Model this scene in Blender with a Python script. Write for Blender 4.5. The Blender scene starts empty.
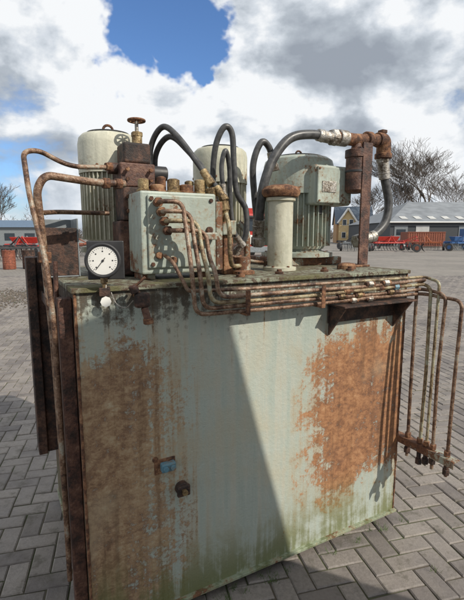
import bpy, math, random, bmesh
from mathutils import Vector, Matrix
random.seed(7)
sc=bpy.context.scene
col=sc.collection
A=math.atan2(.784,1.457)
M=Matrix.Translation((-.541,1.461,0))@Matrix.Rotation(A,4,'Z')

# ------------------------------------------------------------ node helper
class G:
    def __init__(s,nt): s.nt=nt
    def n(s,t,ins=None,**p):
        nd=s.nt.nodes.new(t)
        for k,v in p.items(): setattr(nd,k,v)
        for k,v in (ins or {}).items():
            s.put(nd.inputs[k],v)
        return nd
    def put(s,sock,v):
        if isinstance(v,bpy.types.NodeSocket): s.nt.links.new(v,sock)
        elif v is not None:
            if sock.type=='RGBA' and len(v)==3: v=(*v,1)
            sock.default_value=v
    def m(s,op,a,b=0.0,c=None):
        i={0:a,1:b}
        if c is not None:i[2]=c
        return s.n('ShaderNodeMath',i,operation=op).outputs[0]
    def mul(s,a,b): return s.m('MULTIPLY',a,b)
    def add(s,a,b): return s.m('ADD',a,b)
    def sub(s,a,b): return s.m('SUBTRACT',a,b)
    def mx(s,a,b): return s.m('MAXIMUM',a,b)
    def sm(s,x,a,b,lo=0.,hi=1.):
        return s.n('ShaderNodeMapRange',{0:x,1:a,2:b,3:lo,4:hi},interpolation_type='SMOOTHSTEP').outputs[0]
    def mix(s,f,a,b,bt='MIX'):
        nd=s.n('ShaderNodeMix',data_type='RGBA',blend_type=bt)
        s.put(nd.inputs[0],f);s.put(nd.inputs[6],a);s.put(nd.inputs[7],b)
        return nd.outputs[2]
    def noise(s,vec,scale,det=6,rough=.6,dist=0.):
        return s.n('ShaderNodeTexNoise',{'Vector':vec,'Scale':scale,'Detail':det,'Roughness':rough,'Distortion':dist}).outputs[0]
    def mapp(s,vec,scale=(1,1,1),rot=(0,0,0),loc=(0,0,0)):
        return s.n('ShaderNodeMapping',{'Vector':vec,'Scale':scale,'Rotation':rot,'Location':loc}).outputs[0]
    def ramp(s,f,stops):
        nd=s.n('ShaderNodeValToRGB',{0:f}); e=nd.color_ramp.elements
        while len(e)<len(stops): e.new(.5)
        for i,(p,c) in enumerate(stops):
            e[i].position=p; e[i].color=(*c,1)
        return nd.outputs[0]
def newmat(name):
    m=bpy.data.materials.new(name); m.use_nodes=True
    g=G(m.node_tree); b=m.node_tree.nodes['Principled BSDF']
    return m,g,b
def fin(g,b,colr,rough,metal=0.,h=None,hd=.004,hs=.6):
    g.put(b.inputs['Base Color'],colr); g.put(b.inputs['Roughness'],rough); g.put(b.inputs['Metallic'],metal)
    if h is not None:
        bp=g.n('ShaderNodeBump',{'Height':h,'Distance':hd,'Strength':hs})
        g.put(b.inputs['Normal'],bp.outputs[0])
RUST=[(.28,(.035,.017,.011)),(.44,(.105,.048,.027)),(.58,(.21,.098,.048)),(.74,(.34,.20,.11))]
def worn(name,base,rust=.35,var=.25,grime=.5,rough=.5,sc_=1.,metal=0.,moss=0.):
    m,g,b=newmat(name)
    P=g.n('ShaderNodeTexCoord').outputs['Object']
    n1=g.noise(P,7*sc_,5,.7); n2=g.noise(P,60*sc_,3,.65); n3=g.noise(g.mapp(P,(26,26,3)),1.*sc_,3,.6)
    big=g.noise(g.mapp(P,loc=(3,1,7)),3.2*sc_,4,.6)
    dark=tuple(x*(1-var) for x in base); lite=tuple(min(.9,x*(1+var*.6)) for x in base)
    c=g.mix(g.sm(n3,.3,.7),dark,lite)
    gr=(base[0]*.36+.01,base[1]*.31+.008,base[2]*.22+.004)
    c=g.mix(g.mul(g.sm(g.add(g.mul(big,.6),g.mul(n3,.4)),.44,.64),grime),c,gr)
    rm=g.add(g.mul(n1,.55),g.add(g.mul(n2,.28),g.mul(n3,.17))); e0=.63-rust*.3
    halo=g.sm(rm,e0-.07,e0+.02)
    c=g.mix(g.mul(halo,.45),c,(.26,.17,.09))
    mask=g.sm(rm,e0,e0+.05)
    rc=g.ramp(g.add(g.mul(n2,.6),g.mul(big,.4)),RUST)
    c=g.mix(mask,c,rc)
    if moss: 
        c=g.mix(g.mul(g.sm(g.noise(g.mapp(P,loc=(9,2,2)),14,4,.7),.48,.62),moss),c,(.09,.11,.035))
    fin(g,b,c,g.add(rough,g.mul(mask,.3)),metal,n2,.003,.5)
    return m
def rusty(name,stops=RUST,rough=.85,metal=0.,sc_=1.):
    m,g,b=newmat(name); P=g.n('ShaderNodeTexCoord').outputs['Object']
    n=g.noise(P,14*sc_,6,.75); n2=g.noise(P,95*sc_,3,.7)
    c=g.ramp(g.add(g.mul(g.sm(n,.25,.75),.6),g.mul(n2,.4)),stops)
    fin(g,b,c,rough,metal,n2,.004,.8); return m
def plain(name,base,rough=.6,metal=0.,var=.2,sc_=1.):
    m,g,b=newmat(name); P=g.n('ShaderNodeTexCoord').outputs['Object']
    n=g.noise(P,12*sc_,4,.65)
    c=g.mix(g.sm(n,.3,.7),tuple(x*(1-var) for x in base),tuple(min(.9,x*(1+var)) for x in base))
    fin(g,b,c,g.sm(n,.2,.8,rough-.08,rough+.12),metal); return m

MINT=(.38,.43,.375)
mPaint=worn('mint_paint',MINT,.26,.2,.5)
mPaintR=worn('mint_paint_rusty',MINT,.55,.25,.8)
mLip=worn('mossy_lip_paint',(.30,.34,.24),.35,.25,.8,moss=.7)
mPaintY=worn('cream_paint',(.56,.55,.44),.14,.2,.5,moss=.15)
mRust=rusty('rust')
mPipe=rusty('rusty_pipe',[(.3,(.055,.029,.02)),(.45,(.155,.085,.05)),(.58,(.27,.17,.11)),(.74,(.33,.30,.24))],.5,.2)
mPipeTan=rusty('tan_pipe',[(.3,(.08,.05,.03)),(.45,(.20,.14,.075)),(.58,(.33,.27,.16)),(.74,(.36,.37,.28))],.55,.15)
mDark=rusty('dark_rust',[(.3,(.015,.011,.01)),(.45,(.038,.023,.018)),(.6,(.085,.042,.028)),(.78,(.15,.085,.055))],.7)
mBrown=rusty('brown_paint',[(.3,(.03,.017,.013)),(.45,(.075,.034,.024)),(.6,(.125,.058,.038)),(.78,(.21,.12,.08))],.6)
mRub=plain('dusty_rubber',(.06,.06,.06),.38,var=.4,sc_=3)
mBlk=plain('black_metal',(.03,.03,.032),.5)
mSteel=rusty('zinc_steel',[(.3,(.09,.065,.045)),(.45,(.27,.24,.20)),(.6,(.42,.40,.37)),(.8,(.5,.48,.45))],.45,.6)
mBrass=rusty('brass_fitting',[(.3,(.07,.045,.022)),(.45,(.19,.125,.06)),(.6,(.33,.24,.12)),(.8,(.42,.34,.2))],.5,.4)
mWhite=plain('white_enamel',(.74,.73,.69),.4,var=.06)
mBlue=worn('blue_paint',(.12,.27,.36),.35,.2,.5)
mRed=plain('red_paint',(.42,.035,.025),.4)
mGlass=plain('dark_glass',(.03,.04,.05),.1)
mGrey=plain('grey_metal',(.2,.22,.23),.5)

# ------------------------------------------------------------ mesh helpers
def grp(name,mw=None):
    e=bpy.data.objects.new(name,None); e.empty_display_size=.1; col.objects.link(e)
    e.matrix_world=M if mw is None else mw
    return e
def mk(name,vs,fs,mat,par=None,smooth=False,bev=0,seg=2):
    me=bpy.data.meshes.new(name); me.from_pydata([tuple(v) for v in vs],[],fs); me.update()
    o=bpy.data.objects.new(name,me); col.objects.link(o)
    if mat is not None: me.materials.append(mat)
    if smooth:
        for p in me.polygons:p.use_smooth=True
    if bev:
        b=o.modifiers.new('b','BEVEL'); b.width=bev; b.segments=seg; b.limit_method='ANGLE'
    if par is not None: o.parent=par
    return o
def autosm(o,ang=40):
    bm=bmesh.new(); bm.from_mesh(o.data)
    bmesh.ops.recalc_face_normals(bm,faces=bm.faces)
    for e in bm.edges:
        if len(e.link_faces)==2: e.smooth = e.calc_face_angle(0)<math.radians(ang)
        else: e.smooth=False
    for f in bm.faces:f.smooth=True
    bm.to_mesh(o.data); bm.free(); return o
def box(name,a,b,mat,par=None,bev=.004):
    x0,y0,z0=a;x1,y1,z1=b
    vs=[(x,y,z) for z in(z0,z1) for y in(y0,y1) for x in(x0,x1)]
    fs=[(0,2,3,1),(4,5,7,6),(0,1,5,4),(1,3,7,5),(3,2,6,7),(2,0,4,6)]
    return mk(name,vs,fs,mat,par,bev=bev)
def sweep(pts,radii,seg=12,cap=True):
    pts=[Vector(p) for p in pts]; n=len(pts); vs=[];fs=[]
    T=[]
    for i in range(n):
        d=(pts[min(i+1,n-1)]-pts[max(i-1,0)])
        T.append(d.normalized() if d.length>1e-9 else Vector((0,0,1)))
    ref=Vector((0,0,1)) if abs(T[0].z)<.9 else Vector((1,0,0))
    U=T[0].cross(ref).normalized()
    for i in range(n):
        U=(U-T[i]*U.dot(T[i])).normalized(); V=T[i].cross(U)
        r=radii[i] if isinstance(radii,(list,tuple)) else radii
        for k in range(seg):
            a=2*math.pi*k/seg; vs.append(pts[i]+(U*math.cos(a)+V*math.sin(a))*r)
    for i in range(n-1):
        for k in range(seg):
            k2=(k+1)%seg; fs.append((i*seg+k,i*seg+k2,(i+1)*seg+k2,(i+1)*seg+k))
    if cap:
        fs.append(tuple(range(seg))[::-1]); fs.append(tuple(range((n-1)*seg,n*seg)))
    return vs,fs
def cyl(name,p0,p1,r,mat,par=None,seg=24,r2=None):
    vs,fs=sweep([p0,p1],[r,r if r2 is None else r2],seg)
    return autosm(mk(name,vs,fs,mat,par,bev=min(.003,r*.12),seg=1))
def fillet(pts,rad):
    P=[Vector(p) for p in pts]; out=[P[0]]
    for i in range(1,len(P)-1):
        a=P[i-1]-P[i]; b=P[i+1]-P[i]
        r=min(rad,a.length*.48,b.length*.48)
        s=P[i]+a.normalized()*r; e=P[i]+b.normalized()*r
        for k in range(9):
            t=k/8; out.append((1-t)**2*s+2*t*(1-t)*P[i]+t*t*e)
    out.append(P[-1]); return out
def pipe(name,pts,r,mat,par=None,rad=.05,seg=12):
    vs,fs=sweep(fillet(pts,rad),r,seg); return autosm(mk(name,vs,fs,mat,par),50)
def spline(pts,k=10):
    P=[Vector(p) for p in pts]; P=[2*P[0]-P[1]]+P+[2*P[-1]-P[-2]]; out=[]
    for i in range(1,len(P)-2):
        for j in range(k):
            t=j/k
            out.append(.5*((2*P[i])+(P[i+1]-P[i-1])*t+(2*P[i-1]-5*P[i]+4*P[i+1]-P[i+2])*t*t+(3*P[i]-P[i-1]-3*P[i+1]+P[i+2])*t**3))
    out.append(P[-2]); return out
def hexnut(name,p0,p1,r,mat,par): 
    vs,fs=sweep([p0,p1],r,6); return mk(name,vs,fs,mat,par,bev=r*.1,seg=1)
def hose(name,pts,r,par,ferr=True,fm=None):
    S=spline(pts); vs,fs=sweep(S,r,14); autosm(mk('rubber_hose',vs,fs,mRub,par),50)
    fm=fm or mSteel
    if ferr:
        for a,b in((S[0],S[4]),(S[-1],S[-5])):
            d=(b-a).normalized()
            cyl('ferrule',a,a+d*r*4.2,r*1.3,fm,par,16); cyl('crimp_ring',a+d*r*2.6,a+d*r*3.0,r*1.4,fm,par,16); hexnut('hose_nut',a-d*r*1.6,a+d*r*.4,r*1.6,fm,par)
def lathe(name,c,prof,mat,par,seg=40,ang=35):
    vs=[];fs=[];n=len(prof)
    for r,z in prof:
        for k in range(seg):
            a=2*math.pi*k/seg; vs.append((c[0]+r*math.cos(a),c[1]+r*math.sin(a),z))
    for i in range(n-1):
        for k in range(seg):
            k2=(k+1)%seg; fs.append((i*seg+k,i*seg+k2,(i+1)*seg+k2,(i+1)*seg+k))
    fs.append(tuple(range(seg))[::-1]); fs.append(tuple(range((n-1)*seg,n*seg)))
    return autosm(mk(name,vs,fs,mat,par),ang)
def bolts(par,cx,cy,z,R,n,r=.008,mat=None,h=.008):
    for k in range(n):
        a=2*math.pi*(k+.5)/n; x=cx+R*math.cos(a);y=cy+R*math.sin(a)
        hexnut('bolt',(x,y,z),(x,y,z+h),r,mat or mRust,par)

# ------------------------------------------------------------ OIL TANK
def tankmat():
    m,g,b=newmat('tank_paint')
    P=g.n('ShaderNodeTexCoord').outputs['Object']
    S=g.n('ShaderNodeSeparateXYZ',{0:P}).outputs; u,v,w=S
    nA=g.noise(P,3.6,6,.66,.3); nB=g.noise(P,75,3,.7); nC=g.noise(P,22,5,.78); nD=g.noise(g.mapp(P,loc=(4,2,9)),2.2,3,.6)
    st=g.noise(g.mapp(P,(30,30,1.3)),1,4,.6)
    wv=g.add(w,g.mul(g.sub(g.noise(g.mapp(P,(7,7,5)),1,3,.6),.5),.12))
    hz=g.noise(g.n('ShaderNodeCombineXYZ',{0:g.mul(u,15),1:0.,2:g.mul(wv,62)}).outputs[0],1,4,.7)
    wob=g.sub(nA,.5)
    uu=g.add(u,g.mul(wob,.55)); ww=g.add(w,g.mul(wob,.7))
    right=g.mul(g.mul(g.sm(uu,.84,1.28),g.sm(ww,1.30,1.02)),g.sm(ww,.08,.5,.12,1.))
    left=g.mul(g.sm(uu,.68,.06),g.sm(ww,1.34,1.05))
    runs=g.mul(g.mul(g.sm(st,.60,.70),g.sm(w,.3,1.38)),.45)
    side=g.sm(u,.004,.0)
    R=g.mx(g.mx(right,left),g.mx(side,runs))
    edge=g.mx(g.sm(u,1.615,1.65,0,.55),g.sm(u,.05,.0,0,.6))
    topd=g.mul(g.sm(w,1.28,1.41),.55)
    Rm=g.mx(g.mx(R,edge),topd)
    fine=g.add(g.mul(g.sub(nC,.5),1.15),g.mul(g.sub(nB,.5),.6))
    fine=g.mul(fine,g.mx(g.sm(nD,.38,.6,.35,1.),g.sm(Rm,0,.5)))   # chips come in clusters
    f=g.add(g.add(g.mul(Rm,.64),g.mul(wob,.7)),g.add(fine,g.add(g.mul(g.sub(hz,.5),.35),g.mul(g.sub(st,.5),.5))))
    mask=g.sm(f,.26,.50)
    base=g.mix(g.sm(st,.3,.7),(.35,.40,.355),(.46,.49,.435))
    base=g.mix(g.mul(g.sm(nA,.4,.65),.5),base,(.45,.44,.34))
    veil=g.mul(g.sm(g.add(g.mul(st,.6),g.mul(nA,.4)),.42,.62),g.sm(Rm,.0,.5,.22,.85))
    base=g.mix(veil,base,(.35,.265,.16))
    rf=g.add(g.mul(nC,.5),g.add(g.mul(nA,.28),g.mul(hz,.22)))
    rc=g.ramp(rf,[(.36,(.06,.028,.016)),(.46,(.19,.078,.034)),(.54,(.34,.155,.066)),(.66,(.47,.27,.14))])
    rl=g.ramp(rf,[(.36,(.08,.042,.024)),(.46,(.215,.115,.06)),(.54,(.36,.235,.13)),(.66,(.49,.42,.29))])
    rc=g.mix(g.sm(uu,.9,.35),rc,rl)
    rd=g.ramp(nC,[(.3,(.03,.016,.012)),(.5,(.07,.033,.022)),(.65,(.13,.06,.035)),(.8,(.2,.11,.07))])
    rc=g.mix(side,rc,rd)
    rc=g.mix(g.mul(g.sm(st,.5,.72),.45),rc,(.09,.05,.03))
    rc=g.mix(g.mul(g.sm(nD,.5,.65),.35),rc,(.40,.33,.22))
    c=g.mix(g.mul(mask,.95),base,rc)
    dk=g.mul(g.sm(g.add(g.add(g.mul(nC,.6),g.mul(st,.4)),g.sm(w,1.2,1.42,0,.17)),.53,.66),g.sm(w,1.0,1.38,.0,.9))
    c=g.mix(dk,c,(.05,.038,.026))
    mo=g.mul(g.sm(g.add(nA,g.mul(g.sub(st,.5),.7)),.36,.58),g.sm(w,.42,.05,.0,.85))
    c=g.mix(mo,c,(.125,.145,.05))
    h=g.add(g.mul(nB,.5),g.mul(nC,.7))
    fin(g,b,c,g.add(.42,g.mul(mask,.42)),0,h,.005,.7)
    return m
mTank=tankmat()
def topmat():
    m,g,b=newmat('tank_top_paint'); P=g.n('ShaderNodeTexCoord').outputs['Object']
    nA=g.noise(P,6,6,.7); nC=g.noise(P,40,4,.75)
    c=g.mix(g.sm(nA,.4,.6),(.26,.28,.21),(.13,.11,.07))
    c=g.mix(g.sm(nC,.45,.57),c,(.075,.045,.027)); c=g.mix(g.mul(g.sm(nA,.52,.62),.6),c,(.12,.125,.045))
    fin(g,b,c,.75,0,nC,.006,.9); return m
mTop=topmat()
W,D,H0,H1=1.654,1.1,.05,1.42
tank=grp('hydraulic_oil_tank')
N=28; vs=[];fs=[]
for j in range(N+1):
    for i in range(N+1):
        u=W*i/N; w=H0+.014+(H1-.018-H0-.014)*j/N
        e=min(1,min(i,N-i,j,N-j)/4)
        vs.append((u,-.005*e*(math.sin(u*3.1+w*2.3)+.6*math.sin(u*7+1.3)*math.sin(w*5)),w))
for j in range(N):
    for i in range(N):
        a=j*(N+1)+i; fs.append((a,a+1,a+N+2,a+N+1))
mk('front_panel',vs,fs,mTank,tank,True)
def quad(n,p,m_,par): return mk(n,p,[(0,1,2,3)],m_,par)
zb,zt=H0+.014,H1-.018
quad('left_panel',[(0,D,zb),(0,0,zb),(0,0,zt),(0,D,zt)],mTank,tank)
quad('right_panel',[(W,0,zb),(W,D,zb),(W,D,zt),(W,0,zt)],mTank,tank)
quad('back_panel',[(W,D,zb),(0,D,zb),(0,D,zt),(W,D,zt)],mTank,tank)
box('top_plate',(-.012,-.014,H1-.018),(W+.012,D+.012,H1),mTop,tank,.003)
box('bottom_plate',(-.008,-.02,H0),(W+.008,D+.01,H0+.014),mLip,tank,.002)
for x in(.08,W-.14,.8):
    for y in(.04,D-.1): box('foot',(x,y,0),(x+.06,y+.06,H0),mDark,tank,.002)
def bead(name,p0,p1,r):
    R=random.Random(4); n=70; pts=[];rr=[]
    for i in range(n+1):
        t=i/n; pts.append(Vector(p0).lerp(Vector(p1),t)); rr.append(r*R.uniform(.75,1.25))
    vs,fs=sweep(pts,rr,8); autosm(mk(name,vs,fs,mRust,tank),80)
bead('weld_bead',(.0,.0,zb),(.0,.0,zt),.0055); bead('weld_bead',(W,.0,zb),(W,.0,zt),.0055)
box('side_channel',(-.075,.62,.55),(-.0,.70,1.50),mDark,tank,.004)
box('side_channel_flange',(-.115,.60,.55),(-.075,.72,1.50),mDark,tank,.004)
box('side_rail',(-.06,.1,1.30),(-.002,1.0,1.345),mDark,tank,.004)
box('side_angle',(-.05,.05,.1),(-.002,.10,1.38),mBrown,tank,.004)
box('blue_level_plug_base',(.262,-.006,.655),(.352,.004,.72),mRust,tank,.006)
box('blue_plug_body',(.285,-.035,.672),(.345,-.006,.708),mBlue,tank,.006)
hexnut('blue_plug_nut',(.30,-.045,.69),(.30,-.035,.69),.012,mBlue,tank); hexnut('blue_plug_nut',(.33,-.045,.69),(.33,-.035,.69),.012,mBlue,tank)
cyl('rust_washer',(.268,-.006,.722),(.268,.004,.722),.012,mRust,tank)
cyl('drain_boss',(.375,.0,.575),(.375,-.03,.575),.028,mDark,tank)
box('drain_block',(.345,-.045,.555),(.40,-.028,.60),mDark,tank,.005)
cyl('drain_plug',(.372,-.06,.578),(.372,-.045,.578),.012,mBrass,tank)

# ------------------------------------------------------------ MOTORS
def motor(cu,cv,z0,z1,r,mat,termbox=None,fr=.62):
    e=grp('electric_motor')
    h=z1-z0; zc=z0+h*fr
    lathe('flange',(cu,cv),[(r*.6,z0),(r*1.08,z0),(r*1.08,z0+.025),(r*.75,z0+.035),(r*.75,z0+h*.1)],mat,e)
    bolts(e,cu,cv,z0+.025,r*.95,8)
    lathe('stator_body',(cu,cv),[(r*.8,z0+h*.08),(r*.86,z0+h*.12),(r*.86,zc),(r*.8,zc+.005)],mat,e)
    vs=[];fs=[]; nf=40
    for k in range(nf):
        a=2*math.pi*k/nf; ca,sa=math.cos(a),math.sin(a); t=.0024
        b0=len(vs)
        for z in(z0+h*.11,zc):
            for rr in(r*.83,r*1.0):
                for q in(-t,t): vs.append((cu+rr*ca-q*sa,cv+rr*sa+q*ca,z))
        fs+=[tuple(b0+i for i in f) for f in((0,2,3,1),(4,5,7,6),(0,1,5,4),(2,6,7,3),(0,4,6,2),(1,3,7,5))]
    mk('cooling_fins',vs,fs,mat,e)
    lathe('fan_cowl',(cu,cv),[(r*.97,zc+.002),(r*1.03,zc+.002),(r*1.03,z1-.05),(r*.99,z1-.022),(r*.88,z1-.006),(r*.7,z1),(.01,z1+.002)],mat,e)
    for q in range(5):
        a=q*2*math.pi/5+4.1; cyl('cowl_screw',(cu+r*1.02*math.cos(a),cv+r*1.02*math.sin(a),zc+.03),(cu+r*1.05*math.cos(a),cv+r*1.05*math.sin(a),zc+.03),.007,mRust,e,10)
    for rr in(.25,.4,.55,.7):
        vs,fs=sweep([(cu+r*rr*math.cos(a),cv+r*rr*math.sin(a),z1+.004) for a in[2*math.pi*i/32 for i in range(33)]],.003,6); mk('grille_ring',vs,fs,mBlk,e)
    if termbox:
        a,b=termbox; box('terminal_box',a,b,mat,e,.012)
        box('terminal_lid',(a[0]+.01,a[1]-.014,a[2]+.01),(b[0]-.01,a[1]-.001,b[2]-.01),mat,e,.006)
        for x in(a[0]+.022,b[0]-.022):
            for z in(a[2]+.022,b[2]-.022): hexnut('lid_bolt',(x,a[1]-.02,z),(x,a[1]-.014,z),.006,mRust,e)
    return e
m1=motor(.27,.58,1.52,2.06,.135,mPaintY,fr=.66)
m2=motor(.925,.72,1.50,2.08,.15,mPaintY,fr=.66)
m3=motor(1.43,.66,1.47,2.06,.205,mPaint,((1.36,.41,1.77),(1.63,.55,1.99)))
box('name_plate',(1.40,.392,1.84),(1.50,.3955,1.90),mSteel,m3,.001)
box('motor_foot',(1.2,.5,1.42),(1.66,.9,1.47),mPaintR,m3,.008)
cyl('cable_gland',(1.45,.48,1.77),(1.45,.48,1.72),.022,mBlk,m3,16)
for mm,cx,cy,r,z in((m1,.27,.58,.135,2.062),(m3,1.43,.66,.205,2.062)):
    vs,fs=sweep([(cx+.022*math.cos(a),cy,z+.02+.022*math.sin(a)) for a in[2*math.pi*i/20 for i in range(21)]],.006,8); autosm(mk('lifting_eye',vs,fs,mRust,mm),60)
for k,(x,y,r) in enumerate([(.27,.58,.1),(.925,.72,.11)]):
    e=grp('bell_housing'); lathe('housing',(x,y),[(r*1.2,H1+.001),(r*1.2,H1+.02),(r,H1+.03),(r,1.50-.01 if k else 1.51),(r*.9,1.515 if k==0 else 1.499)],mPaintR,e); bolts(e,x,y,H1+.02,r*1.1,8)

# ------------------------------------------------------------ VALVE STACK (brown) with handwheel
e=grp('valve_stack')
box('stack_base',(.24,.3,1.43),(.40,.44,1.66),mBrown,e,.006)
box('stack_block',(.255,.29,1.662),(.395,.43,1.80),mDark,e,.006)
box('stack_block_upper',(.25,.3,1.802),(.40,.44,1.90),mBrown,e,.006)
box('stack_block_top',(.27,.31,1.902),(.385,.43,1.985),mDark,e,.008)
for x in(.275,.375):
    for z in(1.70,1.76,1.83,1.87): hexnut('socket_bolt',(x,.29,z),(x,.275,z),.009,mRust,e)
cyl('side_solenoid',(.40,.36,1.87),(.47,.36,1.87),.033,mBlk,e)
cyl('side_plug',(.40,.36,1.73),(.44,.36,1.73),.025,mBrass,e)
cyl('port_boss',(.255,.36,1.88),(.21,.36,1.88),.024,mBrown,e)
cyl('valve_bonnet',(.345,.37,1.985),(.345,.37,2.035),.022,mBrass,e); hexnut('bonnet_nut',(.345,.37,2.02),(.345,.37,2.04),.026,mBrass,e)
cyl('valve_stem',(.345,.37,2.04),(.345,.37,2.085),.008,mSteel,e)
ring=[(.345+.034*math.cos(a),.37+.034*math.sin(a),2.088) for a in[2*math.pi*i/24 for i in range(25)]]
vs,fs=sweep(ring,.006,8); autosm(mk('handwheel_rim',vs,fs,mRust,e),60)
for a in(0,1.05,2.1): cyl('handwheel_spoke',(.345-.034*math.cos(a),.37-.034*math.sin(a),2.088),(.345+.034*math.cos(a),.37+.034*math.sin(a),2.088),.004,mRust,e,8)

# ------------------------------------------------------------ VALVE MANIFOLD
e=grp('valve_manifold')
box('manifold_body',(.275,.115,1.445),(.60,.30,1.77),mPaint,e,.008)
box('side_plate',(.602,.12,1.45),(.635,.29,1.74),mPaintR,e,.006)
box('front_cover',(.30,.103,1.47),(.585,.114,1.755),mPaint,e,.005)
for x in(.315,.57):
    for z in(1.485,1.74): hexnut('cover_bolt',(x,.096,z),(x,.103,z),.009,mRust,e)
box('support_leg',(.285,.15,H1),(.34,.27,1.443),mPaintR,e,.003); box('support_leg',(.54,.15,H1),(.59,.27,1.443),mPaintR,e,.003)
for i,(x,y,r,h) in enumerate([(.315,.2,.022,.05),(.375,.2,.03,.03),(.44,.19,.026,.055),(.50,.2,.033,.035),(.565,.2,.024,.06),(.41,.255,.02,.07),(.54,.26,.02,.06)]):
    lathe('port_cap',(x,y),[(r*1.25,1.771),(r*1.25,1.78),(r,1.783),(r,1.77+h),(r*.6,1.775+h)],mRust if i%2 else mBrass,e,16)
for k in range(4):
    cyl('port_fitting',(.335+.012*k,.104,1.725-.036*k),(.335+.012*k,.07,1.725-.036*k),.015,mPipe,e,16)
    hexnut('port_nut',(.335+.012*k,.085,1.725-.036*k),(.335+.012*k,.068,1.725-.036*k),.02,mRust,e)
for (x,z) in((.52,1.55),(.56,1.62),(.34,1.52),(.40,1.50)):
    cyl('plug',(x,.104,z),(x,.088,z),.014,mRust,e,16)
box('tie_bracket',(.50,.06,1.58),(.58,.10,1.61),mPaintR,e,.004)

# ------------------------------------------------------------ FRONT PIPEWORK
e=grp('hydraulic_pipework')
for k in range(4):
    ux=.41+.03*k; wz=1.300+.021*k; vo=-.065-.006*k; so=(.285,.205,.125,.05)[k]
    x0=.335+.012*k; z0=1.725-.036*k
    j=(.004,-.003,.005,-.002)[k]
    pipe('bent_pipe',[(x0,.075,z0),(x0,.02-.006*k,z0),(ux,.02-.006*k,z0),(ux+.002,-.02,1.60-.03*k),(ux,vo,1.46),(ux+.012,vo,wz),(.85,vo+j,wz-j),(1.3,vo-j,wz+j),(1.70,vo,wz+.004*k),(1.705-.01*k,-so,wz-.01),(1.68+j,-so-j,.9),(1.68,-so,.40)],.0088,mPipe if k!=2 else mPipeTan,e,.045)
pipe('bent_pipe',[(1.2,-.055,1.385),(1.72,-.055,1.385),(1.70,-.16,1.37),(1.68,-.165,.42)],.0075,mPipeTan,e,.03)
pipe('bent_pipe',[(.36,.09,1.52),(.36,.0,1.50),(.385,-.05,1.42),(.40,-.05,1.39),(.62,-.05,1.385),(1.2,-.055,1.385)],.0075,mPipe,e,.03)
for i in range(4):
    for k in range(4):
        x=1.10+.105*i+.028*k; wz=1.300+.021*k+.004*k*(x/1.7); vo=-.065-.006*k
        mt=[mSteel,mBrass,mRust,mBlue][(i+k*2)%4 if i==3 else (i*3+k)%3]
        if (i+k)%3!=0:
            hexnut('union_nut',(x,vo,wz),(x+.03,vo,wz),.0155,mt,e); cyl('union_body',(x-.012,vo,wz),(x+.045,vo,wz),.012,mRust,e,12)
for x in(.62,1.0): 
    box('pipe_clamp',(x,-.105,1.285),(x+.022,-.003,1.292),mRust,e,.002); box('pipe_clamp_strap',(x,-.105,1.292),(x+.022,-.101,1.385),mRust,e,.002)
e=grp('pipe_support_bracket')
box('angle_top',(1.12,-.12,1.275),(1.60,.0,1.283),mDark,e,.001)
box('angle_web',(1.12,-.013,1.19),(1.60,-.006,1.274),mDark,e,.001)
mk('gusset',[(1.13,-.004,1.13),(1.13,-.115,1.274),(1.13,-.004,1.274),(1.14,-.004,1.13),(1.14,-.115,1.274),(1.14,-.004,1.274)],[(0,1,2),(3,5,4),(0,3,4,1),(1,4,5,2),(2,5,3,0)],mDark,e)
mk('gusset',[(1.56,-.004,1.13),(1.56,-.115,1.274),(1.56,-.004,1.274),(1.57,-.004,1.13),(1.57,-.115,1.274),(1.57,-.004,1.274)],[(0,1,2),(3,5,4),(0,3,4,1),(1,4,5,2),(2,5,3,0)],mDark,e)
e=grp('pipe_rack_bar')
box('angle_bar',(1.655,-.34,.50),(1.70,.05,.508),mPaintR,e,.001); box('angle_bar_lip',(1.650,-.34,.47),(1.6545,.05,.508),mPaintR,e,.001)
for s in(.285,.205,.165,.125,.05):
    hexnut('bulkhead_nut',(1.68,-s,.51),(1.68,-s,.535),.017,mRust,e); hexnut('bulkhead_nut',(1.68,-s,.475),(1.68,-s,.498),.017,mDark,e)
    q=.02*((s*100)%3-1); cyl('end_fitting',(1.68,-s,.415+q),(1.68,-s,.474),.012,mDark,e,12); hexnut('end_cap',(1.68,-s,.40+q),(1.68,-s,.43+q),.018,mDark,e)

# ------------------------------------------------------------ LEFT PIPES
e=grp('return_pipe')
pipe('thin_pipe',[(.25,.36,1.885),(.05,.3,1.865),(-.06,.28,1.915),(-.115,.25,1.90),(-.11,.15,1.74),(-.075,.08,1.5),(-.065,.06,1.3),(-.065,.06,.28)],.0095,mPipe,e,.06)
hexnut('nut',(.20,.34,1.882),(.225,.35,1.884),.018,mRust,e)
e=grp('return_pipe')
pipe('thick_pipe',[(.24,.2,1.80),(.12,.17,1.795),(-.055,.15,1.81),(-.085,.15,1.76),(-.075,.15,1.55),(-.06,.15,1.2),(-.05,.15,.35)],.014,mPipe,e,.06)
for q in((.2,.19,1.798),(.15,.178,1.796)): hexnut('nut',q,(q[0]+.025,q[1]+.006,q[2]),.022,mRust,e)
pipe('side_pipe',[(-.03,.24,1.50),(-.035,.24,1.25),(-.04,.22,.6),(-.03,.2,.2)],.009,mBrown,e,.04)
hexnut('tee',(-.075,.15,1.50),(-.073,.15,1.54),.026,mRust,e)
pipe('cross_pipe',[(-.075,.2,1.68),(.0,.3,1.69),(.20,.32,1.69)],.009,mPipe,e,.04)

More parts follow.
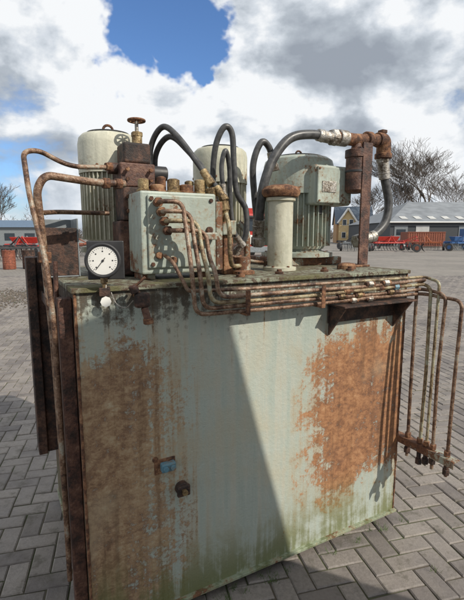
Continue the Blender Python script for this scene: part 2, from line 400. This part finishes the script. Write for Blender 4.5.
e=grp('junction_box')
x0,x1,y0,y1,z0,z1=-.05,.09,.42,.60,H1+.001,1.67; t=.006
box('box_back',(x0,y1-t,z0),(x1,y1,z1),mGrey,e,.002);box('box_left',(x0,y0,z0),(x0+t,y1-t-.001,z1),mGrey,e,.002)
box('box_right',(x1-t,y0,z0),(x1,y1-t-.001,z1),mGrey,e,.002);box('box_bottom',(x0+t+.001,y0,z0),(x1-t-.001,y1-t-.001,z0+t),mGrey,e,.002)
box('box_front',(x0+t+.001,y0,z0+t+.001),(x1-t-.001,y0+t,z1-.04),mDark,e,.002)

# ------------------------------------------------------------ PRESSURE GAUGE
Rg=Matrix.Rotation(math.radians(-14),4,'Z')
e=grp('pressure_gauge',M@Matrix.Translation((.095,-.035,1.515))@Rg)
box('mount_plate',(-.055,.035,-.07),(.07,.042,.065),mBlk,e,.004)
cyl('gauge_case',(0,.034,0),(0,-.028,0),.056,mBlk,e,48)
vs,fs=sweep([(.054*math.cos(a),-.030,.054*math.sin(a)) for a in[2*math.pi*i/48 for i in range(49)]],.0055,8); autosm(mk('bezel',vs,fs,mBlk,e),60)
cyl('dial',(0,-.028,0),(0,-.0305,0),.0485,mWhite,e,48)
def bar(name,a0,r0,r1,wd,y,mat):
    c,s=math.cos(a0),math.sin(a0)
    p=[(r0*c-wd*s,y,r0*s+wd*c),(r1*c-wd*s,y,r1*s+wd*c),(r1*c+wd*s,y,r1*s-wd*c),(r0*c+wd*s,y,r0*s-wd*c)]
    mk(name,p,[(0,1,2,3)],mat,e)
for i in range(31):
    a=math.radians(225-270*i/30); bar('tick',a,.0375 if i%5==0 else .041,.045,.0008 if i%5==0 else .0004,-.0312,mBlk)
    if i%5==0: bar('numeral',a,.029,.0335,.0022,-.0312,mBlk)
bar('needle',math.radians(232),-.012,.038,.0013,-.0325,mBlk)
cyl('needle_hub',(0,-.031,0),(0,-.034,0),.004,mBlk,e,16)
hexnut('gauge_stem_nut',(0,.005,-.08),(0,.005,-.055),.014,mBrass,e); cyl('gauge_stem',(0,.005,-.055),(0,.005,-.12),.008,mBrass,e,12)
box('stem_tee',(-.018,-.01,-.125),(.018,.03,-.095),mDark,e,.003)
e=grp('hanging_tag')
vs=[(.096+.019*math.cos(a),-.045,1.372+.019*math.sin(a)) for a in[math.pi/4+2*math.pi*i/8 for i in range(8)]]
vs+=[(x,y+.002,z) for x,y,z in vs]
mk('tag_plate',vs,[tuple(range(8)),tuple(range(15,7,-1))]+[(i,(i+1)%8,8+(i+1)%8,8+i) for i in range(8)],mWhite,e)
cyl('tag_string',(.096,-.044,1.39),(.10,-.04,1.43),.0012,mWhite,e,6)
e=grp('drain_valve')
cyl('valve_neck',(.215,.0,1.385),(.215,-.05,1.385),.014,mRust,e); box('valve_body',(.19,-.08,1.345),(.245,-.05,1.40),mDark,e,.01)
cyl('valve_outlet',(.225,-.065,1.345),(.235,-.07,1.30),.013,mBrown,e); hexnut('valve_cap',(.235,-.07,1.305),(.237,-.071,1.285),.019,mRust,e)
cyl('valve_knob',(.195,-.065,1.40),(.185,-.065,1.425),.016,mBrown,e); cyl('lever',(.19,-.07,1.42),(.225,-.085,1.455),.005,mRust,e,8)
vs,fs=sweep(spline([(.12,-.02,1.40),(.135,-.03,1.36),(.165,-.04,1.345),(.19,-.05,1.37)]),.0022,6); mk('chain',vs,fs,mSteel,e)

# ------------------------------------------------------------ HOSES
def H(pts,r,fm=None):
    e=grp('hydraulic_hose'); hose('h',pts,r,e,fm=fm)
H([(.43,.44,1.80),(.42,.42,1.98),(.455,.36,2.07),(.50,.30,2.03),(.57,.22,1.90),(.60,.18,1.83)],.013,mBrass)
H([(.46,.46,1.80),(.45,.44,1.96),(.49,.36,2.035),(.545,.27,1.96),(.61,.19,1.84),(.645,.14,1.76)],.013,mBrass)
H([(.70,.32,1.72),(.685,.32,1.85),(.69,.30,2.0),(.725,.28,2.085),(.765,.28,2.06),(.775,.28,1.92),(.79,.28,1.80),(.84,.28,1.72),(.84,.28,1.60),(.80,.3,1.52)],.014)
H([(.69,.22,1.78),(.68,.22,1.9),(.70,.22,1.97),(.73,.24,1.9),(.74,.25,1.75),(.76,.25,1.62),(.80,.25,1.56)],.011)
H([(1.01,.44,1.62),(.985,.44,1.80),(.97,.43,1.96),(1.01,.42,2.07),(1.06,.42,2.05),(1.09,.42,1.96)],.017)
H([(.985,.40,1.58),(.975,.37,1.72),(.985,.35,1.85),(1.04,.35,1.98),(1.14,.35,2.09),(1.28,.35,2.125),(1.42,.35,2.12)],.024)
H([(1.845,.38,2.04),(1.87,.38,1.93),(1.90,.37,1.80),(1.87,.36,1.68),(1.78,.36,1.60),(1.68,.37,1.57)],.026)
e=grp('pipe_fitting_cluster')
for (x,y,z,m_) in((.60,.17,1.80,mBrass),(.64,.14,1.745,mBrass),(.70,.32,1.70,mRust),(.69,.22,1.75,mBrass),(.80,.29,1.50,mRust)):
    hexnut('elbow_nut',(x,y,z),(x+.01,y,z-.04),.022,m_,e); cyl('elbow_body',(x+.01,y,z-.035),(x+.012,y+.02,z-.085),.015,m_,e,16)
box('fitting_block',(.665,.18,1.60),(.735,.34,1.665),mPaintR,e,.006)
box('fitting_stand',(.68,.2,H1),(.73,.32,1.599),mRust,e,.006)
pipe('yellow_pipe',[(.66,.16,1.72),(.655,.1,1.64),(.66,.1,1.50),(.70,.16,1.46),(.80,.2,1.46)],.010,mPipeTan,e,.03)
pipe('green_pipe',[(.82,.32,1.66),(.86,.30,1.62),(.86,.30,1.44)],.016,mPaintR,e,.04)
pipe('thin_line',[(.64,.25,1.60),(.66,.22,1.52),(.74,.2,1.50),(.90,.3,1.47),(1.0,.34,1.46)],.007,mPipe,e,.04)
cyl('suction_stub',(.78,.2,H1),(.78,.2,1.50),.035,mPaintR,e); lathe('suction_flange',(.78,.2),[(.055,H1+.001),(.055,H1+.015),(.036,H1+.02)],mRust,e)
box('pump_block',(.80,.42,1.43),(.95,.55,1.56),mDark,e,.01)
for (x,y) in((.70,.08),(.93,.12),(1.2,.12),(1.35,.1)): 
    lathe('lid_plug',(x,y),[(.02,H1+.001),(.02,H1+.01),(.012,H1+.012),(.012,H1+.022)],mRust,e,12)

# ------------------------------------------------------------ FILTER COLUMN
e=grp('return_line_filter')
lathe('filter_column',(1.055,.30),[(.085,H1+.001),(.085,H1+.018),(.064,H1+.022),(.064,1.765),(.075,1.77),(.075,1.785)],mPaintY,e,40)
lathe('rusty_flange',(1.055,.30),[(.07,1.786),(.088,1.79),(.098,1.805),(.098,1.822),(.085,1.838),(.05,1.848),(.02,1.85)],mRust,e,40)
bolts(e,1.055,.30,1.824,.085,6,.009)
bolts(e,1.055,.30,H1+.018,.076,6,.007)
e=grp('oil_filter')
lathe('filter_can',(1.61,.36),[(.02,1.835),(.045,1.84),(.056,1.855),(.056,2.03),(.062,2.035),(.062,2.075),(.03,2.085),(.025,2.12)],mBrown,e,36)
cyl('clamp_band',(1.61,.36,1.95),(1.61,.36,1.965),.0585,mBlk,e,36)
pipe('header_pipe',[(1.46,.36,2.13),(1.60,.36,2.13),(1.80,.37,2.15)],.034,mRust,e,.05,20)
cyl('coupling',(1.47,.36,2.13),(1.53,.36,2.13),.043,mSteel,e); cyl('coupling',(1.68,.365,2.14),(1.72,.366,2.142),.046,mRust,e)
hexnut('header_nut',(1.42,.36,2.127),(1.46,.36,2.13),.045,mSteel,e)
pipe('elbow',[(1.78,.37,2.15),(1.835,.37,2.155),(1.845,.38,2.05)],.042,mRust,e,.06,20)
cyl('elbow_collar',(1.845,.38,2.08),(1.845,.38,2.05),.05,mRust,e)
box('top_plug',(1.80,.35,2.19),(1.84,.39,2.21),mRust,e,.004)
e=grp('support_post')
box('post_web',(1.605,.298,H1+.012),(1.675,.31,2.11),mBrown,e,.002); box('post_flange',(1.662,.311,H1+.012),(1.675,.36,2.07),mBrown,e,.002)
box('post_base',(1.55,.26,H1+.001),(1.655,.38,H1+.0115),mRust,e,.002)
e=grp('tank_filler_cap'); lathe('cap',(1.42,.2),[(.05,H1+.001),(.05,H1+.02),(.04,H1+.03),(.015,H1+.034)],mRust,e); 

# ------------------------------------------------------------ GROUND
RT=math.radians(14)
def groundmat():
    m,g,b=newmat('brick_paved_yard'); P=g.n('ShaderNodeTexCoord').outputs['Object']
    Q=g.mapp(P,rot=(0,0,RT))
    br=g.n('ShaderNodeTexBrick',{'Vector':Q,'Color1':(.17,.155,.14,1),'Color2':(.24,.22,.195,1),'Mortar':(.09,.08,.065,1),'Scale':1,'Mortar Size':.008,'Brick Width':.2,'Row Height':.1})
    n=g.noise(P,.25,5,.65); n2=g.noise(P,3,5,.7)
    c=g.mix(g.mul(g.sm(n,.4,.65),.5),br.outputs[0],(.30,.27,.235)); c=g.mix(g.mul(g.sm(n2,.45,.7),.4),c,(.13,.12,.10))
    fin(g,b,c,.85); return m
S=900
mk('ground',[(-S,-S,-.014),(S,-S,-.014),(S,S,-.014),(-S,S,-.014)],[(0,1,2,3)],groundmat())
def pavermat():
    m,g,b=newmat('paver_brick'); P=g.n('ShaderNodeTexCoord').outputs['Object']
    at=g.n('ShaderNodeAttribute',attribute_name='rnd').outputs['Fac']
    c=g.ramp(at,[(0,(.125,.11,.105)),(.35,(.17,.152,.142)),(.7,(.215,.192,.176)),(1,(.27,.24,.215))])
    n=g.noise(P,60,4,.75); n2=g.noise(P,1.1,5,.7); n3=g.noise(P,9,5,.7)
    c=g.mix(g.sm(n,.35,.65,0,.45),c,(.10,.086,.076)); c=g.mix(g.mul(g.sm(n2,.42,.62),.4),c,(.31,.275,.235))
    c=g.mix(g.mul(g.sm(n3,.52,.68),.6),c,(.09,.083,.062))
    fin(g,b,c,g.sm(n3,.3,.7,.6,.9),0,n,.004,.8); return m
def pavers():
    Wb=.1; rot=RT; cr,sr=math.cos(rot),math.sin(rot)
    vs=[];fs=[];rn=[]; R=random.Random(3)
    n=240
    for i in range(-n,n):
        for j in range(-n,n):
            k=(i-j)%4
            if k==0: lx,ly=2,1
            elif k==3: lx,ly=1,2
            else: continue
            cx=(i+lx/2)*Wb; cy=(j+ly/2)*Wb
            X=cx*cr-cy*sr; Y=cx*sr+cy*cr
            if Y<.6 or Y>17 or abs(X)>.68*Y+1.2: continue
            hx=lx*Wb/2-.0025-R.random()*.0015; hy=ly*Wb/2-.0025-R.random()*.0015
            dz=R.gauss(0,.0013); tx=R.gauss(0,.013); ty=R.gauss(0,.013); bz=.006; yaw=R.gauss(0,.01)
            X+=R.gauss(0,.001);Y+=R.gauss(0,.001)
            cc,ss=math.cos(rot+yaw),math.sin(rot+yaw)
            b0=len(vs)
            for (ex,ey,z) in((0,0,-.02),(0,0,-bz*.8),(bz,bz,0)):
                for sx,sy in((-1,-1),(1,-1),(1,1),(-1,1)):
                    x=sx*(hx-ex); y=sy*(hy-ey)
                    vs.append((X+x*cc-y*ss,Y+x*ss+y*cc,z+dz+x*tx+y*ty))
            f=[(b0+8,b0+9,b0+10,b0+11)]
            for l in(0,4):
                for q in range(4):
                    q2=(q+1)%4; f.append((b0+l+q,b0+l+q2,b0+l+4+q2,b0+l+4+q))
            fs+=f; r=R.random(); rn+= [r]*9
    o=mk('brick_pavement',vs,fs,pavermat())
    a=o.data.attributes.new('rnd','FLOAT','FACE'); a.data.foreach_set('value',rn)
pavers()
def sandmat():
    m,g,b=newmat('joint_sand'); P=g.n('ShaderNodeTexCoord').outputs['Object']
    n=g.noise(P,2.2,5,.7)
    c=g.mix(g.sm(n,.42,.6),(.085,.07,.05),(.06,.075,.03)); fin(g,b,c,.95); return m
mk('joint_sand_bed',[(-3,0.3,-.008),(3,.3,-.008),(13,17,-.008),(-13,17,-.008)],[(0,1,2,3)],sandmat())
def weeds():
    R=random.Random(12); vs=[];fs=[]
    for c in range(60):
        if c<34: p=M@Vector((R.uniform(-.05,1.7),-.035+R.gauss(0,.02),0))
        else: p=M@Vector((R.uniform(-.5,2.4),R.uniform(-.5,-.1),0)) if c<38 else Vector((R.uniform(-7,-4.5),R.uniform(9,12.5),0))
        for i in range(R.randint(4,14)):
            a=R.uniform(0,6.28); l=R.uniform(.01,.035)*(3 if c>=44 else 1); bx=p.x+R.gauss(0,.01);by=p.y+R.gauss(0,.01); b0=len(vs)
            vs+=[(bx-.0015,by,-.006),(bx+.0015,by,-.006),(bx+math.cos(a)*l*.6,by+math.sin(a)*l*.6,l)]; fs.append((b0,b0+1,b0+2))
    mk('grass_tufts',vs,fs,plain('weed_green',(.07,.11,.03),.8,var=.4))
weeds()

# ------------------------------------------------------------ BACKGROUND
I=Matrix.Identity(4)
def T(x,y,rz=0): return Matrix.Translation((x,y,0))@Matrix.Rotation(math.radians(rz),4,'Z')
mWall=plain('cladding_pale',(.5,.5,.48),.7,var=.12,sc_=.1); mBrick=plain('house_brick',(.42,.25,.12),.85); mRoofG=plain('grey_roof',(.21,.225,.24),.6,var=.2,sc_=.06)
mRoofB=plain('slate_roof',(.10,.13,.17),.6); mDoor=plain('dark_door',(.05,.055,.06),.6)
def gable(name,L_,Dp,he,hr,par,mw,mr,hip=0,ov=.3):
    mk('walls',[(0,0,0),(L_,0,0),(L_,Dp,0),(0,Dp,0),(0,0,he),(L_,0,he),(L_,Dp,he),(0,Dp,he)]+([(0,Dp/2,hr),(L_,Dp/2,hr)] if not hip else []),
       [(0,1,5,4),(1,2,6,5),(2,3,7,6),(3,0,4,7)]+([(7,4,8),(5,6,9)] if not hip else []),mw,par)
    a=.12
    z=he-ov*(hr-he)/(Dp/2)+a
    mk('roof',[(-ov,-ov,z),(L_+ov,-ov,z),(L_+ov-hip,Dp/2,hr+a),(-ov+hip,Dp/2,hr+a),(-ov,Dp+ov,z),(L_+ov,Dp+ov,z)],
       [(0,1,2,3),(3,2,5,4)]+([(4,0,3),(1,5,2)] if hip else []),mr,par)
e=grp('warehouse',T(22.5,62,0)); gable('w',40,22,3.4,6.9,e,mDoor,mRoofG,hip=7)
for i in range(13):
    x=.6+i*3.05
    if i%4!=2: box('wall_panel',(x,-.06,0),(x+1.9,-.01,2.9),mWall if i%3 else mGrey,e,.01)
    if i%4!=2 and i%2==0: box('window',(x+.3,-.1,1.6),(x+1.6,-.065,2.4),mGlass,e,.01)
for i in range(18):
    x=2+i*2.05; sl=(6.9-3.4)/11
    mk('skylight',[(x,1,3.4+1*sl+.18),(x+.9,1,3.4+1*sl+.18),(x+.9,2.4,3.4+2.4*sl+.18),(x,2.4,3.4+2.4*sl+.18)],[(0,1,2,3)],mWall,e)
mk('gutter',*sweep([(-.3,-.42,3.38),(40.3,-.42,3.38)],.09,8),mWhite,e)
e=grp('brick_house',T(21.1,88,-8)); gable('h',7,7,3.9,7.3,e,mBrick,mRoofB)
q=-1.6
mk('front_gable',[(2.0+q,-.25,0),(5.4+q,-.25,0),(5.4+q,-.25,4.2),(3.7+q,-.25,6.6),(2.0+q,-.25,4.2)],[(0,1,2,3,4)],plain('cream_render',(.62,.46,.24),.8),e)
mk('gable_roof',[(1.7+q,-.6,4.05),(3.7+q,-.6,6.95),(3.7+q,3.4,6.95),(1.7+q,3.4,4.05),(5.7+q,-.6,4.05),(5.7+q,3.4,4.05)],[(0,1,2,3),(1,4,5,2)],mRoofB,e)
for s in(0,1):
    p=[(1.72+q,-.65,3.95),(3.7+q,-.65,6.85)] if s==0 else [(5.68+q,-.65,3.95),(3.7+q,-.65,6.85)]
    cyl('bargeboard',p[0],p[1],.2,mWhite,e,6)
for (x,z) in((2.6+q,1),(4.1+q,1),(2.7+q,3.5),(4.0+q,3.5)):
    box('window_frame',(x,-.32,z),(x+.85,-.26,z+1.2),mWhite,e,.01); box('window_pane',(x+.09,-.345,z+.09),(x+.76,-.325,z+1.11),mGlass,e,.005)
box('chimney',(5.9,3.1,6.2),(6.5,3.7,8.2),mBrick,e,.02)
box('window_pane',(5.2,-.05,1),(6.2,-.01,2.2),mGlass,e,.005)
def wheel(par,x,y,z,r,wd,hub=None):
    cyl('tyre',(x-wd/2,y,z),(x+wd/2,y,z),r,mRub,par,24); cyl('hub',(x-wd/2-.02,y,z),(x+wd/2+.02,y,z),r*.5,hub or mGrey,par,16)
e=grp('red_truck',T(1.75,29,12))
box('cab',(-1.2,0,.75),(1.2,2.0,3.0),mRed,e,.12); box('windscreen',(-1.0,-.03,1.85),(1.0,.06,2.7),mGlass,e,.02)
box('grille',(-.8,-.05,1.0),(.8,.05,1.6),mWhite,e,.02); box('bumper',(-1.22,-.15,.45),(1.22,.1,.85),mGrey,e,.04)
for x in(-.95,.75): box('headlight',(x,-.18,.55),(x+.22,-.152,.75),mWhite,e,.01)
box('sun_visor',(-1.1,-.25,2.72),(1.1,0,2.85),mBlk,e,.02)
for x in(-1.42,1.28): box('mirror',(x,.0,1.9),(x+.14,.12,2.5),mBlk,e,.02)
box('chassis',(-.5,2.05,.6),(.5,8,.85),mBlk,e,.02); box('cargo_box',(-1.25,2.3,.95),(1.25,8,3.5),mRed,e,.03)
for y in(1.0,5.5,6.8):
    for x in(-1.0,1.0): wheel(e,x,y,.5,.5,.32)
def implement(x,y,rz,c1,c2,L_=3.2,hop=True):
    e=grp('farm_cultivator',T(x,y,rz))
    for yy in(0,.7,1.4): box('beam',(-L_/2,yy,.75),(L_/2,yy+.12,.87),c1,e,.01)
    for xx in(-L_/2+.1,-.4,.4,L_/2-.2): box('rail',(xx,0,.88),(xx+.1,1.55,.98),c1,e,.01)
    n=int(L_/.35)
    for i in range(n):
        xx=-L_/2+.15+i*.35
        for k,yy in enumerate((0,.7,1.4)):
            pipe('tine',[(xx+.1*k,yy+.06,.75),(xx+.1*k,yy+.25,.55),(xx+.1*k,yy+.1,.2),(xx+.1*k,yy-.05,.05)],.02,c2,e,.1,6)
    mk('mast',*sweep([(-.4,0,.9),(0,.1,1.5),(.4,0,.9)],.05,8),c1,e); mk('stay',*sweep([(0,.1,1.5),(0,1.4,.95)],.04,8),c1,e)
    for s in(-1,1): wheel(e,s*(L_/2+.2),.7,.38,.38,.22,c1)
    if hop: 
        a=L_/2-.3
        mk('seed_hopper',[(-a+.2,.65,1.0),(a-.2,.65,1.0),(a-.2,.95,1.0),(-a+.2,.95,1.0),(-a,.45,1.45),(a,.45,1.45),(a,1.15,1.45),(-a,1.15,1.45)],[(3,2,1,0),(4,5,6,7),(0,1,5,4),(1,2,6,5),(2,3,7,6),(3,0,4,7)],c1,e,bev=.03)
mOr=plain('orange_paint',(.40,.11,.04),.6,var=.3); mBlu=plain('blue_machine',(.04,.11,.27),.5); mRR=plain('rust_red',(.22,.07,.04),.7,var=.4)
for a in((16.2,44,15,mRed,mBlk,3.2,True),(20.6,46,-25,mOr,mBlk,3.0,False),(23.6,44,35,mBlu,mGrey,2.6,True),(14.2,50,30,mBlk,mGrey,3.,False),(19,51,0,mRed,mBlk,2.6,False),(26,48,-10,mRR,mBlk,3.2,True),(22.2,52,60,mRed,mBlk,3.2,False),(12.2,43,-20,mGrey,mBlk,2.4,False),(18.4,41.5,70,mRR,mBlk,2.2,False)): implement(*a)
def container(x,y,rz,c,L_=6,h=2.4):
    e=grp('shipping_container',T(x,y,rz)); box('shell',(0,0,.15),(L_,2.4,h),c,e,.03)
    n=int(L_/.3)
    for i in range(n): box('rib',(.12+i*.3,-.04,.3),(.27+i*.3,-.002,h-.15),c,e,.01)
    for zz in(.12,h-.1): box('rail',(0,-.06,zz),(L_,-.003,zz+.12),c,e,.01)
container(30,55,0,mBlu); container(23,57,0,mRR,5,2.0)
# left background
e=grp('site_cabin',T(-27,50,8)); gable('c',8,3,2.5,3.2,e,mGrey,plain('blue_roof',(.10,.15,.22),.5))
for x in(.8,3,5.2): box('window_pane',(x,-.05,1.0),(x+1.1,-.01,1.8),mGlass,e,.01)
implement(-15.0,31,10,mRed,mBlk,2.6); implement(-12.1,33,-30,mRR,mBlk,2.6,False); implement(-17,36,20,mGrey,mBlk,2.6,False); implement(-13.2,27,50,mBlk,mDark,2.4,False)
def drum(x,y,c):
    e=grp('oil_drum',T(x,y)); lathe('drum',(0,0),[(.28,0),(.29,.02),(.285,.28),(.3,.3),(.285,.32),(.285,.58),(.3,.6),(.285,.62),(.285,.86),(.295,.88),(.27,.87)],c,e,24); cyl('bung',(.15,0,.87),(.15,0,.9),.03,mBlk,e,8)
drum(-10.6,20.5,mRR); drum(-9.8,20.8,mDark)
def gravel():
    R=random.Random(5); vs=[];fs=[]
    for i in range(1800):
        x=-5.9+R.gauss(0,.7); y=10.8+R.gauss(0,1.0); s=R.uniform(.008,.035)
        b0=len(vs)
        for d in((1,0,0),(0,1,0),(-1,0,0),(0,-1,0),(0,0,1),(0,0,-1)):
            vs.append((x+d[0]*s*R.uniform(.6,1.2),y+d[1]*s*R.uniform(.6,1.2),s*.3+d[2]*s*.7))
        for q in range(4): fs.append((b0+q,b0+(q+1)%4,b0+4)); fs.append((b0+(q+1)%4,b0+q,b0+5))
    mk('gravel',vs,fs,plain('gravel_stone',(.12,.10,.08),.9,var=.5,sc_=3))
gravel()
mBark=plain('bark',(.09,.07,.055),.9)
def tree2(name,x,y,h,seed,depth=7,spread=.5):
    R=random.Random(seed); segs=[]
    def br(p,d,l,r,k):
        pts=[p]; rad=[r]; q=p.copy(); dd=d.copy()
        for i in range(3):
            dd=(dd+Vector((R.gauss(0,.13),R.gauss(0,.13),R.gauss(0,.05)+.03))).normalized(); q=q+dd*l/3; pts.append(q.copy()); rad.append(r*(1-.12*(i+1)))
        segs.append((pts,rad,k))
        if k==0: return
        for i in range(3 if k<depth-1 else 4):
            a=R.uniform(0,6.28); sp=R.uniform(.4,1.)*spread*1.3
            nd=(dd+Vector((math.cos(a),math.sin(a),0))*sp).normalized()
            br(pts[-1] if i<2 else pts[2],nd,l*R.uniform(.66,.88),rad[-1]*.7,k-1)
    br(Vector((0,0,0)),Vector((0,0,1)),1.,.075,depth)
    mz=max(p.z for s in segs for p in s[0]); s=h/mz; vs=[];fs=[]
    for pts,rad,k in segs:
        v,f=sweep([p*s for p in pts],[max(r*s,.018) for r in rad],6 if k>4 else 3,False); b0=len(vs); vs.extend(v); fs.extend(tuple(b0+i for i in t_) for t_ in f)
    o=mk(name,vs,fs,mBark); o.location=(x,y,0)
tree2('bare_tree',38.5,84,19.5,11,7,.55); tree2('bare_tree',31.5,84,13.0,5,6,.5); tree2('bare_tree',45,88,16,9,6,.55); tree2('bare_tree',29.5,96,12,21,6,.5)
tree2('bare_tree',-52,95,13,31,6,.5)
def hedge():
    R=random.Random(8); vs=[];fs=[]
    for i in range(20000):
        a=R.uniform(-48,48); x=math.tan(math.radians(a))*130; y=130+R.uniform(-6,6); hh=(3.4+1.6*math.sin(a*.7)+1.2*math.sin(a*2.3+1))*(.6+.4*R.random())
        if a<-20: hh*=1.7
        z=R.random()**.8*max(1.5,hh); l=R.uniform(.4,1.3); dx=R.gauss(0,.6); b0=len(vs)
        vs+=[(x,y,z),(x+.14,y,z),(x+dx,y+R.gauss(0,.4),z+l)]; fs.append((b0,b0+1,b0+2))
    mk('distant_trees',vs,fs,plain('distant_twigs',(.10,.085,.07),.95))
hedge()

# ------------------------------------------------------------ added unseen shadow caster behind/right of the viewpoint, shaped for the big shadow
h=Vector((.832,-.555,0)); ev=Vector((.555,.832,0)); hd=1.73
def PH(p,hh,z): v=h*hh+ev*p; return (v.x,v.y,z)
zt_=3.62; ptop=1.454-.222*(zt_-3.36); pbot=1.454+.222*(3.36-.6)
e=grp('shadow_caster',I)
pr=[(ptop,zt_),(pbot,.6),(-2.6,.6),(-2.0,zt_)]
vs=[PH(p,hd,z) for p,z in pr]+[PH(p,hd+2.2,z) for p,z in pr]
mk('caster_body',vs,[(0,1,2,3),(7,6,5,4),(0,4,5,1),(1,5,6,2),(2,6,7,3),(3,7,4,0)],mWall,e)
for p in(-2.2,1.6):
    for q in(.1,1.9): cyl('caster_leg',PH(p,hd+q,0),PH(p,hd+q,.62),.08,mGrey,e,12)
for p in(-1.4,-.6,.2,1.0): 
    v=[PH(p,hd-.06,.7),PH(p,hd-.06,3.5)]; cyl('caster_rib',v[0],v[1],.05,mGrey,e,8)

# ------------------------------------------------------------ SKY / LIGHT
sd=Vector((.75,-.5,.70)).normalized()
elev=math.asin(sd.z); az=math.atan2(sd.x,sd.y)
w=bpy.data.worlds.new('World'); sc.world=w; w.use_nodes=True; g=G(w.node_tree)
bg=w.node_tree.nodes['Background']
sky=g.n('ShaderNodeTexSky',sky_type='NISHITA',sun_disc=False,sun_elevation=elev,sun_rotation=az)
D_=g.n('ShaderNodeTexCoord').outputs['Generated']
x,y,z=g.n('ShaderNodeSeparateXYZ',{0:D_}).outputs
Dm=g.mapp(D_,(1,1,1.6),loc=(5.1,1.2,.3)); Do=g.mapp(D_,(1,1,1.6),loc=(5.1+.035,1.2-.02,.3+.085))
nL=g.noise(g.mapp(D_,(1,1,1.9),loc=(2.3,.4,0)),1.5,2,.5)
nM=g.noise(Dm,4.2,7,.57,.15); nS=g.noise(Do,4.2,4,.5,.15); nF=g.noise(Dm,17,4,.62)
wr=g.n('ShaderNodeVectorMath',{0:g.n('ShaderNodeTexNoise',{'Vector':D_,'Scale':8.,'Detail':4.,'Roughness':.6}).outputs['Color'],1:(.5,.5,.5)},operation='SUBTRACT').outputs[0]
wr=g.n('ShaderNodeVectorMath',{0:wr,'Scale':.26},operation='SCALE').outputs[0]
Dw=g.n('ShaderNodeVectorMath',{0:D_,1:wr},operation='ADD').outputs[0]
def blob(px,py,r0,r1,src=None):
    dx=px-232;dy=300-py; v=Vector((dx,430*.9888+dy*.1495,-430*.1495+dy*.9888)).normalized()
    dt=g.n('ShaderNodeVectorMath',{0:src or D_,1:tuple(v)},operation='DISTANCE').outputs['Value']
    return g.sm(dt,r1,r0)
hole=g.mx(g.mx(blob(165,5,.04,.17,Dw),blob(190,42,.02,.13,Dw)),g.mx(blob(138,42,.0,.10,Dw),g.mul(blob(215,66,.0,.06,Dw),.8)))
dens=g.add(g.add(g.mul(nM,.60),g.mul(nL,.40)),g.add(g.mul(nF,.14),.035))
dens=g.sub(dens,g.mul(hole,.36))
cm=g.sm(dens,.41,.54)
rim=g.sm(dens,.75,.45)
lit=g.add(g.mul(g.sub(nM,nS),3.4),.52)
brt=g.add(lit,g.add(g.mul(blob(95,60,.0,.32),.30),g.add(g.mul(blob(225,100,.0,.25),.28),g.mul(blob(350,70,.05,.45),-.16))))
brt=g.add(brt,g.add(g.mul(g.sub(nL,.5),.55),g.add(g.mul(g.sub(nF,.5),.55),g.mul(rim,.14))))
brt=g.add(brt,g.mul(blob(430,190,.0,.25),.25))
cc=g.ramp(brt,[(.0,(.33,.37,.43)),(.34,(.47,.52,.58)),(.56,(.68,.73,.79)),(.78,(.93,.95,.97))])
hz=g.mix(g.sm(z,.16,.0,0,.55),cc,(.66,.73,.82))
skc=g.mix(1.0,sky.outputs[0],(.085,.115,.155),'MULTIPLY')
fincol=g.mix(cm,skc,hz)
g.put(bg.inputs[0],fincol); bg.inputs[1].default_value=1.0
sl=bpy.data.lights.new('sun','SUN'); sl.energy=4.2; sl.angle=math.radians(.5); sl.color=(1,.93,.82)
so=bpy.data.objects.new('sun',sl); col.objects.link(so); so.rotation_euler=sd.to_track_quat('Z','Y').to_euler()

# ------------------------------------------------------------ CAMERA
cd=bpy.data.cameras.new('camera'); cam=bpy.data.objects.new('camera',cd); col.objects.link(cam)
cd.sensor_fit='VERTICAL'; cd.sensor_height=36; cd.lens=36*430/600; cd.clip_start=.05; cd.clip_end=3000
cam.location=(0,0,1.6); cam.rotation_euler=(math.radians(90)-math.atan(65/430),0,0)
sc.camera=cam
sc.view_settings.view_transform='Standard'; sc.view_settings.look='None'; sc.view_settings.exposure=0
